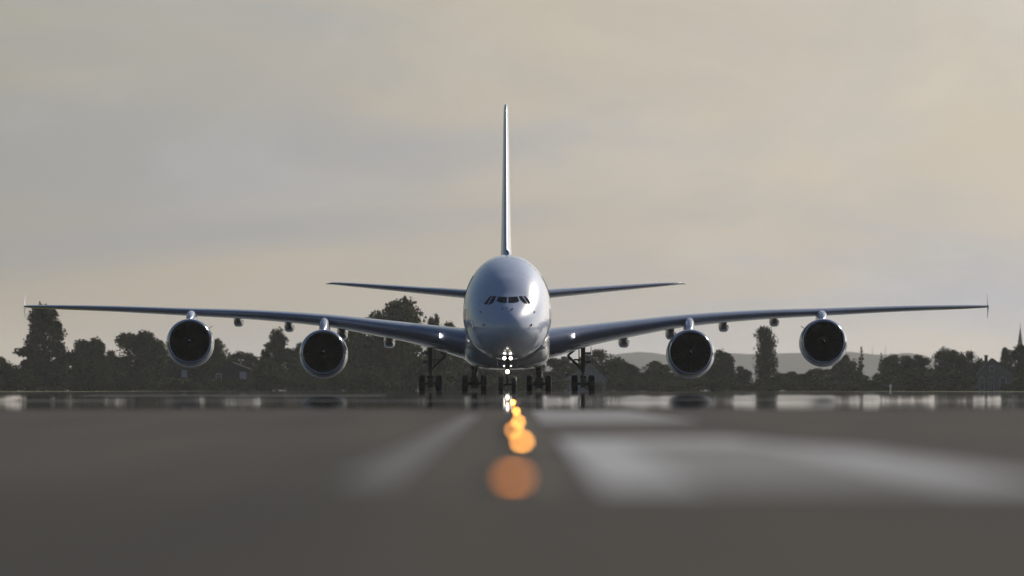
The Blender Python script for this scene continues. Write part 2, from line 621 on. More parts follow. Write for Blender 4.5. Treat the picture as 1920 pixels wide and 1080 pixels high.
# air-data probes, wipers and the beacon
for (x, y, s) in ((901.5, 584, .10), (1003.5, 584, .10), (907.5, 608.5, .13), (997.5, 608.5, .13),
                  (943, 578.5, .10), (952.5, 577, .08), (961.5, 578.5, .10)):
    X, Z = PX(x, y, 3.0, 952.6)
    Y = fus_surface_Y(X, Z)
    MB().tube((X, Y + .05, Z), (X, Y - .10, Z), s * .5, s * .35, 10).box((X, Y - .09, Z - s * .5), (s * .5, .16, s)).build('air_data_probe', M['probe'], fuselage)
MB().lathe([(0.02, .42), (.12, .38), (.18, .22), (.2, -.1)], (0, 15.5, 10.9), 'Z', 16).build('beacon', M['lip_metal'], fuselage, smooth=True)
mbA = MB()
mbA.loft([[(-.03, 13.2, 10.75), (.03, 13.2, 10.75), (.03, 13.8, 10.75), (-.03, 13.8, 10.75)],
          [(-.015, 13.45, 11.22), (.015, 13.45, 11.22), (.015, 13.75, 11.22), (-.015, 13.75, 11.22)]])
mbA.build('blade_antenna', M['probe'], fuselage)

# skin panel seams under the nose (nose-gear door lines)
for sx in (-1, 1):
    mb = MB()
    prev = None
    for (x, y) in ((951 + sx * 25, 644), (951 + sx * 28, 652), (951 + sx * 31, 659)):
        X, Z = PX(x, y, 3.5, 951)
        Y = fus_surface_Y(X, Z)
        if prev:
            mb.tube(prev, (X, Y, Z), .018, n=6)
        prev = (X, Y, Z)
    mb.build('gear_door_seam', M['probe'], fuselage)

def fus_x(Y, z):
    zb, zt, w, zw = fus(Y)
    b = (zt - zw) if z > zw else (zw - zb)
    return w * max(0.0, 1 - (abs(z - zw) / b) ** 2.08) ** (1 / 2.08)


def seam(name, pts, r=0.014):
    mb = MB()
    for a, b in zip(pts[:-1], pts[1:]):
        mb.tube(a, b, r, n=5)
    return mb.build(name, M['probe'], fuselage)


def ring_seam(Y, r):
    zb, zt, w, zw = fus(Y)
    pts = []
    for i in range(49):
        a = 2 * math.pi * i / 48
        ca, sa = math.cos(a), math.sin(a)
        e = 2 / 2.08
        b = (zt - zw) if sa > 0 else (zw - zb)
        pts.append((w * math.copysign(abs(ca) ** e, ca), Y, zw + b * math.copysign(abs(sa) ** e, sa)))
    seam('panel_seam', pts, r)


ring_seam(6.2, 0.006)
ring_seam(10.4, 0.012)
for sx in (-1, 1):
    for (y0, y1, z0, z1) in ((7.6, 8.75, 4.55, 6.55), (11.2, 12.2, 7.4, 9.2)):
        loop = []
        for k in range(33):
            t = k / 32 * 4
            if t < 1:
                p = (y0 + (y1 - y0) * t, z0)
            elif t < 2:
                p = (y1, z0 + (z1 - z0) * (t - 1))
            elif t < 3:
                p = (y1 - (y1 - y0) * (t - 2), z1)
            else:
                p = (y0, z1 - (z1 - z0) * (t - 3))
            loop.append((sx * fus_x(*p), p[0], p[1]))
        seam('door_seam', loop, 0.020)

# belly fairing: squarish section below the wing
bf = [(15.6, 3.2, 3.5, .9, .9), (15.9, 2.55, 3.75, 1.55, 2.0), (16.6, 2.85, 3.75, 1.8, 2.2), (17.8, 3.18, 3.75, 1.9, 2.4), (19.5, 3.36, 3.75, 1.93, 2.8),
      (22, 3.46, 3.75, 1.93, 3.2), (28, 3.5, 3.75, 1.93, 3.4), (38, 3.5, 3.75, 1.93, 3.4), (43, 3.3, 3.75, 1.85, 3.0),
      (47, 2.5, 3.7, 1.5, 2.4), (49.5, 1.2, 3.6, .9, 2.0)]
ff = [pchip([b[0] for b in bf], [b[k] for b in bf]) for k in range(1, 5)]
rings = []
for Y in [15.6, 15.75, 15.9, 16.2, 16.6, 17.1, 17.8, 18.6, 19.5, 21, 23, 26, 30, 34, 38, 41, 43, 45, 47, 48.5, 49.5]:
    w, zc, hh, p = (g(Y) for g in ff)
    ring = []
    for i in range(72):
        a = 2 * math.pi * i / 72
        ca, sa = math.cos(a), math.sin(a)
        ring.append((w * math.copysign(abs(ca) ** (2 / p), ca), Y, zc + hh * math.copysign(abs(sa) ** (2 / p), sa)))
    rings.append(ring)
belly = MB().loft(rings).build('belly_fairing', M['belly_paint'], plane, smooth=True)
for sx in (-1, 1):
    MB().box((sx * 2.95, 17.45, 4.78), (.34, .5, .30)).box((sx * 2.95, 17.3, 4.58), (.40, .5, .05)).build('air_inlet', M['trim'], belly)
    for k in range(3):
        MB().lathe([(0.001, -.02), (.035, -.01), (.05, .05), (.05, .4)], (sx * (3.24 - .02 * k), 17.95 - .05 * k, 4.95 - .11 * k), 'Y', 10).build('fairing_light', M['lamp_small'], belly)


# wings
def airfoil(n=22):
    up, lo = [], []
    for i in range(n + 1):
        x = (1 - math.cos(math.pi * i / n)) / 2
        yt = 5 * (.2969 * math.sqrt(x) - .126 * x - .3516 * x * x + .2843 * x ** 3 - .1036 * x ** 4)
        cam_ = 0.10 * (x - x * x)
        up.append((x, yt + cam_))
        lo.append((x, -yt + cam_))
    return up[::-1] + lo[1:-1]


AF = airfoil()
WING = [  # X, LE Y, chord, z middle of frontal outline, frontal height, incidence deg
    (2.4, 19.6, 18.6, 3.72, 2.60, 2.6), (3.5, 20.5, 17.7, 3.92, 2.44, 2.6), (6.45, 23.4, 15.8, 4.55, 1.80, 2.4),
    (10.8, 27.0, 13.4, 5.26, 1.33, 2.0), (14.6, 29.9, 11.4, 5.80, 1.03, 1.7), (21.7, 35.1, 8.9, 6.36, 0.78, 1.4),
    (25.6, 37.9, 7.7, 6.53, 0.66, 1.3), (32.8, 43.2, 5.5, 6.86, 0.48, 1.0), (38.6, 47.5, 3.9, 7.04, 0.30, .6), (39.75, 48.4, 3.3, 7.07, 0.20, .4)]
w_le, w_c, w_z, w_h, w_i = (pchip([r[0] for r in WING], [r[k] for r in WING]) for k in range(1, 6))


def wing_fit(c, h, inc):
    """section thickness and offset that give the frontal height h"""
    drop = c * math.sin(R(inc))
    lo, hi = 0.01, 4.0
    for _ in range(30):
        t = (lo + hi) / 2
        zz = [-u * drop + v * t for (u, v) in AF]
        if max(zz) - min(zz) > h:
            hi = t
        else:
            lo = t
    return drop, t, -(max(zz) + min(zz)) / 2


def wing_ring(X, sx, le, c, zc, h, inc):
    drop, t, z0 = wing_fit(c, h, inc)
    pts = [(sx * X, le + u * c, zc + z0 - u * drop + v * t) for (u, v) in AF]
    return pts if sx > 0 else pts[::-1]


def wing_point(X, u, side):
    """point on the wing at chord fraction u; side +1 upper, -1 lower"""
    le, c, zc, h, inc = w_le(X), w_c(X), w_z(X), w_h(X), w_i(X)
    drop, t, z0 = wing_fit(c, h, inc)
    yt = 5 * (.2969 * math.sqrt(u) - .126 * u - .3516 * u * u + .2843 * u ** 3 - .1036 * u ** 4)
    return le + u * c, zc + z0 - u * drop + (side * yt + .1 * (u - u * u)) * t


wxs = [2.4, 3.0, 3.5, 4.2, 5, 6, 7.2, 8.5, 10, 11.5, 13, 14.6, 16.5, 18.5, 20.5, 22.5, 24.5, 26.5, 28.5, 30.5, 32.5, 34.5, 36.5, 38, 39, 39.75]
FAIR = [(9.55, 3.38, .46, 7.6), (13.4, 4.05, .45, 7.2), (17.75, 4.70, .42, 6.4), (21.95, 5.15, .41, 5.6)]
ENG = [(14.75, 24.3, 660.5, 3.18), (25.7, 32.4, 640, 4.09)]
for sx in (-1, 1):
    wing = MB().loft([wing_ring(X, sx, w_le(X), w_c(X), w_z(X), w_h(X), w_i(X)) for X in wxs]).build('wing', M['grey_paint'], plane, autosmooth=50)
    # wing-tip fence
    X = 39.78
    le, c, zc = w_le(X), w_c(X), w_z(X)
    rr = []
    for (z, l, ch, th) in ((-.98, 2.3, .7, .03), (-.5, 1.0, 1.9, .09), (-.1, .05, 3.2, .17), (.0, 0, 3.3, .19), (.1, .05, 3.2, .17), (.5, 1.0, 1.9, .09), (1.0, 2.3, .75, .03)):
        rr.append([(sx * (X + v * th * .5 + abs(z) * .02 * (1 if z < 0 else -1)), le + l + u * ch, zc + z) for (u, v) in AF])
    MB().loft(rr).build('wingtip_fence', M['white_paint'], wing, autosmooth=50)
    # landing light in the leading edge
    Xl, Zl = 5.38, 4.53
    Yl = w_le(Xl)
    MB().box((sx * Xl, Yl + .20, Zl), (.07, .9, .36)).build('wing_landing_light', M['lamp_wing'], wing)
    # flap-track fairings under the trailing edge
    for (X, zb, r, L) in FAIR:
        yt_, zt_ = wing_point(X, .97, -1)
        prof = [(0.02, 0), (.35, .25), (.7, .9), (.95, 1.9), (1.0, 3.0), (.9, L - 2.0), (.55, L - .8), (.05, L)]
        y0 = yt_ - L * .72
        rings = []
        for q, t in prof:
            k = t / L
            zc = zb + r * 1.15 + (0.35 * (1 - k) if k < .5 else .175 + .25 * (k - .5))
            rings.append([(sx * X + q * r * math.copysign(abs(math.cos(a)) ** .65, math.cos(a)), y0 + t, zc + q * r * 1.15 * math.copysign(abs(math.sin(a)) ** .65, math.sin(a)) * (1 if math.sin(a) < 0 else 1.25)) for a in [2 * math.pi * i / 24 for i in range(24)]])
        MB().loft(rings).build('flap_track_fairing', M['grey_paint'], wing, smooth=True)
    # engines
    for k, (X, Y0, py, zc) in enumerate(ENG):
        cx = sx * X
        sag = lambda t: -0.12 * smooth01((t - .35) / 1.4)
        nac = MB().lathe([(1.835, .46), (1.88, .7), (1.93, 1.1), (1.955, 1.7), (1.95, 2.4), (1.90, 3.2), (1.79, 4.1), (1.62, 5.0), (1.50, 5.5), (1.44, 5.5), (1.30, 4.6)], (cx, Y0, zc), 'Y', 64, sag)
        nac.lathe([(1.0, 4.6), (.98, 5.6), (.86, 6.4), (.62, 7.0), (.55, 7.0), (.5, 6.6)], (cx, Y0, zc - .12), 'Y', 40)
        engine = nac.build('engine', M['cowl_paint'], plane, autosmooth=60)
        MB().lathe([(.5, 6.3), (.42, 7.0), (.2, 7.8), (.02, 8.2)], (cx, Y0, zc - .12), 'Y', 24).build('exhaust_cone', M['exhaust'], engine, smooth=True)
        lip = [(1.835, .46), (1.825, .36), (1.80, .22), (1.765, .10), (1.72, .02), (1.68, .0), (1.64, .02), (1.60, .09), (1.575, .2), (1.56, .36)]
        MB().lathe(lip, (cx, Y0, zc), 'Y', 64).build('inlet_lip', M['lip_metal'], engine, smooth=True)
        MB().lathe([(1.56, .36), (1.52, .7), (1.50, 1.3), (1.5, 1.9), (0.4, 1.95)], (cx, Y0, zc), 'Y', 64).build('inlet_duct', M['duct'], engine, autosmooth=40)
        fan = MB()
        NB = 24
        for b in range(NB):
            ph = 2 * math.pi * (b + .37 * k) / NB
            ringsb = []
            for q in range(6):
                r = .40 + (1.49 - .40) * q / 5
                tw = R(30 + 34 * q / 5)
                sweep = .10 * math.sin(q / 5 * math.pi) + .06 * q / 5
                ch = .22 + .15 * q / 5
                pts = []
                for s_, th in ((-1, .0), (-.3, .012), (.3, .012), (1, .0), (.3, -.012), (-.3, -.012)):
                    tang = s_ * ch * .5 * math.sin(tw) + sweep + th * math.cos(tw)
                    ax = s_ * ch * .5 * math.cos(tw) - th * math.sin(tw)
                    a = ph + tang / r
                    pts.append((cx + r * math.cos(a), Y0 + 1.42 + ax, zc + r * math.sin(a)))
                ringsb.append(pts)
            fan.loft(ringsb)
        fan.build('fan', M['fan_metal'], engine)
        MB().lathe([(0.01, .62), (.08, .68), (.2, .88), (.33, 1.12), (.42, 1.35), (.45, 1.6)], (cx, Y0, zc), 'Y', 32).build('spinner', M['spinner'], engine, smooth=True)
        a0 = (0.0, -.5, .35, -.7)[k * 2 + (sx > 0)]
        sp = []
        for q in range(7):
            a = a0 + q * .42
            r = .06 + .13 * q / 6
            yy = .655 + (r - .03) * 1.25
            wdt = .08 * math.sin(math.pi * (q + .5) / 7)
            sp.append((r, a, yy, wdt))
        vs, fs = [], []
        for (r, a, yy, wd) in sp:
            for rr_ in (r - wd * .5, r + wd * .5):
                vs.append((cx + rr_ * math.cos(a), Y0 + .665 + (rr_ - .05) * 1.45 - .05, zc + rr_ * math.sin(a)))
        for q in range(6):
            fs.append((2 * q, 2 * q + 1, 2 * q + 3, 2 * q + 2))
        mesh_obj('spinner_spiral', vs, fs, M['spiral'], engine)
        # nacelle strakes
        for s2 in (-1, 1):
            a = R(38) if s2 > 0 else R(142)
            p0 = Vector((cx + 1.90 * math.cos(a), Y0 + 2.2, zc - .1 + 1.90 * math.sin(a)))
            dr = Vector((math.cos(a), 0, math.sin(a)))
            pts0 = [p0 + Vector((0, 0, 0)), p0 + Vector((0, 1.2, 0)) - dr * .05, p0 + Vector((0, 1.3, 0)) + dr * .33, p0 + Vector((0, .8, 0)) + dr * .36]
            nrm = Vector((-math.sin(a), 0, math.cos(a))) * .02
            if s2 * sx < 0:
                MB().loft([[p - nrm for p in pts0], [p + nrm for p in pts0]]).build('nacelle_strake', M['probe'], engine)
        # pylon
        le = w_le(X)
        rings = []
        for (yy, w, zt, zbm) in ((Y0 + 1.3, .05, zc + 1.86, zc + 1.5), (Y0 + 1.8, .26, zc + 2.08, zc + 1.5), (Y0 + 2.8, .36, wing_point(X, .0, 1)[1] - .05, zc + 1.4),
                                 (le - .3, .42, wing_point(X, .0, 1)[1] + .06, zc + 1.3), (le + .8, .46, wing_point(X, .07, 1)[1] - .05, zc + 1.1),
                                 (le + 3.2, .46, wing_point(X, .25, -1)[1] + .15, zc + 1.0), (le + 5.6, .22, wing_point(X, .5, -1)[1] + .1, wing_point(X, .5, -1)[1] - .25)):
            h_ = zt - zbm
            ring = []
            for (qx, qz) in ((1, 0), (1, .55), (.85, .82), (.5, .96), (0, 1), (-.5, .96), (-.85, .82), (-1, .55), (-1, 0)):
                ring.append((cx + qx * w, yy, zbm + qz * h_))
            rings.append(ring)
        MB().loft(rings).build('pylon', M['cowl_paint'], engine, autosmooth=45)

# tailplane and fin
TP = [(1.0, 56.3, 12.4, 7.98, 1.0), (3.6, 58.6, 10.8, 8.20, .80), (9.0, 62.8, 7.7, 8.68, .55), (13.0, 65.9, 5.5, 9.02, .36), (14.6, 67.3, 4.3, 9.14, .22), (15.17, 68.9, 2.2, 9.10, .06)]
for sx in (-1, 1):
    rings = []
    for (X, le, c, zc, h) in TP:
        rings.append([(sx * X, le + u * c, zc - (u - .4) * c * .012 + v * h * .95) for (u, v) in (AF if sx > 0 else AF[::-1])])
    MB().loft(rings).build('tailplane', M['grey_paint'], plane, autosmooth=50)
FIN = [(9.6, 51.0, 15.5, 1.06), (10.7, 52.6, 14.2, 1.0), (11.6, 53.7, 13.4, .92), (14, 56.1, 11.9, .80), (18, 60.0, 9.4, .62), (22, 64.0, 6.9, .48), (23.7, 65.7, 5.9, .40), (24.1, 66.3, 5.2, .30), (24.24, 67.0, 4.2, .12)]
rings = []
for (z, le, c, t) in FIN:
    rings.append([(v * t * .98 - .05 * t * 0, le + u * c, z) for (u, v) in [(u, v - .10 * (u - u * u)) for (u, v) in AF]])
MB().loft(rings).build('tail_fin', M['white_paint'], plane, autosmooth=50)


# landing gear
def wheel_meshes(r, w):
    hw = w / 2
    tp = [(r * .52, -hw * .80), (r * .62, -hw * .95), (r * .80, -hw), (r * .92, -hw * .92), (r * .985, -hw * .68), (r, -hw * .35), (r * .99, -hw * .3), (r, -hw * .22),
          (r, hw * .22), (r * .99, hw * .3), (r, hw * .35), (r * .985, hw * .68), (r * .92, hw * .92), (r * .80, hw), (r * .62, hw * .95), (r * .52, hw * .80), (r * .52, -hw * .80)]
    a = MB().lathe(tp, (0, 0, 0), 'X', 36)
    rp = [(.02, -hw * .55), (r * .2, -hw * .55), (r * .25, -hw * .35), (r * .42, -hw * .4), (r * .53, -hw * .82), (r * .53, hw * .82), (r * .42, hw * .4), (r * .25, hw * .35), (r * .2, hw * .55), (.02, hw * .55)]
    b = MB().lathe(rp, (0, 0, 0), 'X', 24)
    return a, b


def add_wheel(parent, pos, proto, key):
    if key not in proto:
        a, b = wheel_meshes(*key)
        t = a.build('tyre', M['tyre'], parent, smooth=True)
        q = b.build('rim', M['rim'], parent, autosmooth=40)
        proto[key] = (t, q)
    else:
        t, q = (o.copy() for o in proto[key])
        t.parent = q.parent = parent
        COL.objects.link(t)
        COL.objects.link(q)
    t.location = q.location = pos


PROTO = {}
# nose gear
ng = MB()
ng.tube((0, 4.9, .62), (0, 4.9, 1.6), .10, n=16).tube((0, 4.9, 1.5), (0, 5.1, 3.3), .16, n=16).tube((-.5, 4.9, .60), (.5, 4.9, .60), .09, n=12)
ng.tube((0, 4.95, 1.9), (0, 6.6, 3.1), .07).tube((-.14, 4.9, 1.45), (.14, 4.9, 1.45), .13)
ng.box((0, 4.72, 1.0), (.12, .3, .08)).tube((0, 4.7, 1.42), (0, 4.55, 1.1), .04).tube((0, 4.55, 1.1), (0, 4.78, .75), .04)
ng.tube((-.32, 4.72, 2.66), (.32, 4.72, 2.66), .035).tube((-.3, 4.72, 2.03), (.3, 4.72, 2.03), .025)
nose_gear = ng.build('nose_gear', M['gear_metal'], plane, autosmooth=45)
for sx in (-1, 1):
    add_wheel(nose_gear, (sx * .51, 4.9, .60), PROTO, (.60, .40))
    rot = Matrix.Rotation(R(sx * 8), 3, 'Y')
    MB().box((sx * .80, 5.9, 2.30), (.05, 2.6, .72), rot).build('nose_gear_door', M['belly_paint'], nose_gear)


def lamp(parent, name, x, y, z, r, mat):
    o = MB().lathe([(.001, .02), (r * .75, .0), (r * .98, .04)], (x, y, z), 'Y', 20).build(name, mat, parent, smooth=True)
    MB().lathe([(r * 1.15, .0), (r * 1.15, .06), (r * .9, .18), (.02, .24)], (x, y, z), 'Y', 20).build('lamp_housing', M['gear_metal'], parent, smooth=True)
    return o


for sx in (-1, 1):
    lamp(nose_gear, 'taxi_light', sx * .25, 4.46, 2.66, .135, M['lamp_white'])
    lamp(nose_gear, 'turn_light', sx * .27, 4.52, 2.05, .05, M['lamp_small'])
lamp(nose_gear, 'takeoff_light', 0, 4.42, 1.60, .16, M['lamp_white'])

for sx in (-1, 1):
    # wing gear, four wheels
    cx, cy = sx * 6.2, 34.0
    g = MB()
    g.tube((cx, cy, .70), (cx, cy, 1.75), .14, n=16).tube((cx, cy, 1.6), (cx, cy, 4.3), .18, .19, 16)
    g.tube((cx, cy - .95, .68), (cx, cy + .95, .68), .15).box((cx, cy, .68), (.42, .8, .62))
    for yy in (-.85, .85):
        g.tube((cx - .62, cy + yy, .68), (cx + .62, cy + yy, .68), .10)
    for zz in (.68, 1.2):
        g.tube((cx - .24, cy - .3, zz), (cx + .24, cy - .3, zz), .13)
    g.tube((cx, cy - .15, 1.5), (cx, cy - .45, 1.1), .05).tube((cx, cy - .45, 1.1), (cx, cy - .2, .8), .05)
    wgear = g.build('wing_gear', M['gear_metal'], plane, autosmooth=45)
    for dx in (-.69, .69):
        for dy in (-.85, .85):
            add_wheel(wgear, (cx + dx, cy + dy, .68), PROTO, (.68, .52))
    ix = sx * 4.95
    MB().tube((cx - sx * .12, cy, 1.85), (ix, cy - .2, 2.95), .11, n=10).tube((ix, cy - .2, 2.95), (sx * 5.6, cy - .1, 3.5), .10).tube((cx, cy, 2.62), (sx * 5.45, cy, 2.62), .07).tube((sx * 5.87, cy - .1, 2.2), (sx * 5.87, cy - .1, 3.6), .045).build('side_brace', M['gear_metal'], wgear, autosmooth=45)
    rot = Matrix.Rotation(R(sx * 3), 3, 'Y')
    d = MB().box((sx * 6.80, cy, 2.72), (.05, 1.5, 1.9), rot)
    d.tube((cx, cy, 3.15), (sx * 6.80, cy, 3.15), .09).tube((cx, cy, 2.45), (sx * 6.78, cy, 2.45), .09)
    d.build('wing_gear_door', M['grey_paint'], wgear)
    # body gear, six wheels
    cx, cy = sx * 2.63, 37.6
    g = MB()
    g.tube((cx, cy, .7), (cx, cy, 1.5), .22, n=16).tube((cx, cy, 1.4), (cx, cy, 2.6), .27, n=16)
    g.tube((cx, cy - 1.8, .68), (cx, cy + 1.8, .68), .19).box((cx, cy, .72), (.62, 1.5, .86)).box((cx, cy - 1.6, .70), (.44, .5, .6))
    for yy in (-1.7, 0, 1.7):
        g.tube((cx - .66, cy + yy, .68), (cx + .66, cy + yy, .68), .11)
        g.tube((cx - .36, cy + yy, .68), (cx + .36, cy + yy, .68), .24)
    g.tube((cx, cy - .2, 1.9), (cx, cy - 1.6, 2.6), .10)
    bgear = g.build('body_gear', M['gear_metal'], plane, autosmooth=45)
    for dx in (-.76, .76):
        for dy in (-1.7, 0, 1.7):
            add_wheel(bgear, (cx + dx, cy + dy, .68), PROTO, (.68, .50))
    rot = Matrix.Rotation(R(sx * 62), 3, 'Y')
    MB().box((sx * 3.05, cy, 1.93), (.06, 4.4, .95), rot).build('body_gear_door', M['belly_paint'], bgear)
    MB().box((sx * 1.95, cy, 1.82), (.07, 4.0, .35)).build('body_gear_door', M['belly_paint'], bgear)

# ------------------------------------------------------------------ runway centreline lamps
LAMPS = [  # photo x, y, emission, window width, words
    (963, 906, 4.6, .062, 'amber runway lamp nearest the camera, the biggest dim orange disc'),
    (979, 833.5, 30, .034, 'second amber runway lamp from the camera, a bright orange disc'),
    (963, 810.5, 16, .036, 'third amber runway lamp from the camera, a dimmer disc set left'),
    (972.5, 794.5, 38, .034, 'fourth amber runway lamp from the camera, a bright yellow-orange disc'),
    (968, 773.5, 52, .034, 'fifth amber runway lamp from the camera, a small bright disc'),
    (962, 757, 45, .04, 'farthest amber runway lamp, in front of the nose wheels')]
for (x, y, st, ww, words) in LAMPS:
    if y > 760:
        gxp, gyp = px_ground(x, y)
        gz = 0.0
    else:
        gyp = 262.0
        gxp = (x - 960) / F_PX * gyp
        gz = runway_z(gxp, gyp)
    root = empty('runway_lamp', (gxp, gyp, gz))
    tag(root, words, 'runway lamp', 'amber lamps along the runway centreline')
    hs = MB().lathe([(.16, .0), (.155, .008), (.11, .028), (.10, .034), (.001, .036)], (0, 0, 0), 'Z', 28)
    hs.build('housing', M['fixture'], root, autosmooth=30)
    m = principled('lamp_amber', (0.9, 0.5, 0.1), 0.2, emis=(1.0, 0.31 if y > 880 else 0.40, 0.05 if y > 880 else 0.075), estr=st)
    MB().box((0, -.128, .021), (ww, .03, .016)).build('lens', m, root)
    MB().box((0, .128, .021), (ww, .03, .016)).build('lens', M['glass'], root)

# ------------------------------------------------------------------ trees
rng = random.Random(11)


def leaf_quads(points, size, rnd, flat=0.0):
    vs, fs = [], []
    for (x, y, z) in points:
        s = size * rnd.uniform(.6, 1.35)
        a, b = Vector([rnd.gauss(0, 1) for _ in range(3)]).normalized(), Vector([rnd.gauss(0, 1) for _ in range(3)])
        b = (b - a * a.dot(b)).normalized()
        p = Vector((x, y, z))
        k = len(vs)
        vs += [p - a * s - b * s * .3, p + b * s * .7 - a * s * .2, p + a * s + b * s * .2, p - b * s * .7 + a * s * .15]
        fs.append((k, k + 1, k + 2, k + 3))
    return vs, fs


def lobed_crown(seed, lobes, n, size, low=0.0):
    rnd = random.Random(seed)
    pts = []
    vol = [l[3] * l[4] ** .5 for l in lobes]
    tot = sum(vol)
    for l, v in zip(lobes, vol):
        for _ in range(int(n * v / tot)):
            d = Vector([rnd.gauss(0, 1) for _ in range(3)]).normalized()
            r = rnd.random() ** .38
            r *= 1 + .28 * noise.noise(d * 2.6 + Vector((seed, l[0] * 9, l[2] * 9)))
            pts.append((l[0] + d.x * r * l[3], l[1] + d.y * r * l[3], max(low, l[2] + d.z * r * l[4])))
    v, f = leaf_quads(pts, size, rnd)
    core = []
    for l, q in zip(lobes, vol):
        if l[3] > .1:
            for _ in range(int(n * .22 * q / tot)):
                d = Vector([rnd.gauss(0, 1) for _ in range(3)]).normalized() * rnd.random() ** .5 * .72
                core.append((l[0] + d.x * l[3], l[1] + d.y * l[3], max(low, l[2] + d.z * l[4])))
    v2, f2 = leaf_quads(core, size * 1.9, rnd)
    k = len(v)
    return v + v2, f + [tuple(i + k for i in q) for q in f2]


def rand_lobes(seed, kind):
    r = random.Random(seed)
    L = []
    if kind == 'round':
        L.append((0, 0, .48, .38, .42))
        L.append((0, 0, .22, .40, .22))
        for _ in range(17):
            a, z = r.uniform(0, 6.28), r.uniform(.12, .84)
            q = .30 * math.sqrt(max(.05, 1 - ((z - .5) / .5) ** 2))
            L.append((q * math.cos(a), q * math.sin(a), z, r.uniform(.11, .19), r.uniform(.10, .16)))
        L.append((r.uniform(-.1, .1), 0, .86, .15, .13))
    elif kind == 'loose':
        for i in range(38):
            z = .08 + .86 * (i + r.uniform(-.3, .3)) / 37
            q = .40 * min(1.0, (1.04 - z) * 1.45) * r.uniform(.35, 1)
            a = i * 2.4 + r.uniform(-.4, .4)
            L.append((q * math.cos(a), q * math.sin(a), z, r.uniform(.08, .14), r.uniform(.06, .10)))
        L.append((0, 0, .42, .26, .36))
        L.append((0, 0, .2, .38, .2))
    elif kind == 'poplar':
        for i in range(14):
            z = .08 + .86 * i / 13
            q = .40 if z < .9 else .34
            L.append((r.uniform(-.07, .07), r.uniform(-.1, .1), z, q, .085))
        L.append((.30, 0, .42, .20, .26))
    elif kind == 'conifer':
        for i in range(12):
            z = .10 + .86 * i / 11
            q = .46 * (1 - z) + .03
            for _ in range(3):
                a = r.uniform(0, 6.28)
                L.append((q * .55 * math.cos(a), q * .55 * math.sin(a), z - .02, q * .5, .035))
        L.append((0, 0, .5, .08, .46))
    else:
        for _ in range(9):
            L.append((r.uniform(-.36, .36), r.uniform(-.3, .3), r.uniform(.2, .72), r.uniform(.16, .28), r.uniform(.18, .28)))
    return L


CROWNS = {}
for kind, seeds, n, size in (('round', (1, 2, 3, 4), 9500, .0195), ('loose', (5, 6), 8000, .018), ('poplar', (7,), 5200, .021), ('conifer', (8, 9), 2800, .018), ('bush', (10, 11, 12), 2000, .034)):
    for s in seeds:
        v, f = lobed_crown(s, rand_lobes(s, kind), n, size)
        me = bpy.data.meshes.new('crown')
        me.from_pydata([tuple(p) for p in v], [], f)
        zs = [p.z for p in v]
        me.materials.append(M['foliage'])
        CROWNS.setdefault(kind, []).append(me)
TRUNK = MB()
TRUNK.loft([[(r * math.cos(a) + dx, r * math.sin(a), z) for a in [2 * math.pi * i / 8 for i in range(8)]] for (z, r, dx) in ((-.01, .045, 0), (.05, .032, 0), (.25, .026, .01), (.5, .019, -.005), (.8, .008, .01))])
for (z0, a, l) in ((.22, .4, .3), (.28, 2.5, .32), (.36, 4.4, .3), (.45, 1.4, .26), (.52, 3.4, .24), (.6, 5.5, .2)):
    TRUNK.tube((0, 0, z0), (l * math.cos(a), l * math.sin(a), z0 + l * .75), .014, .004, 6)
tm = bpy.data.meshes.new('trunk')
tm.from_pydata(TRUNK.v, [], TRUNK.f)
tm.materials.append(M['bark'])


def tree(name, px, top, wpx, d, kind, var, label, group='trees along the far edge of the airfield', base=None, cat='tree', trunk=True, rot=0.0):
    x = (px - 960) / F_PX * d
    zt = EYE + (HZ - top) / F_PX * d
    zb = 0.15
    h = zt - zb
    w = wpx / F_PX * d
    root = empty(name, (x, d, zb))
    tag(root, label, cat, group)
    c = bpy.data.objects.new('crown', CROWNS[kind][var % len(CROWNS[kind])])
    c.scale = (w / .94, w / .94, h / .98)
    c.rotation_euler = (0, 0, rot)
    link(c, root)
    if trunk:
        t = bpy.data.objects.new('trunk', tm)
        t.scale = (w * .8, w * .8, h)
        link(t, root)
    return root


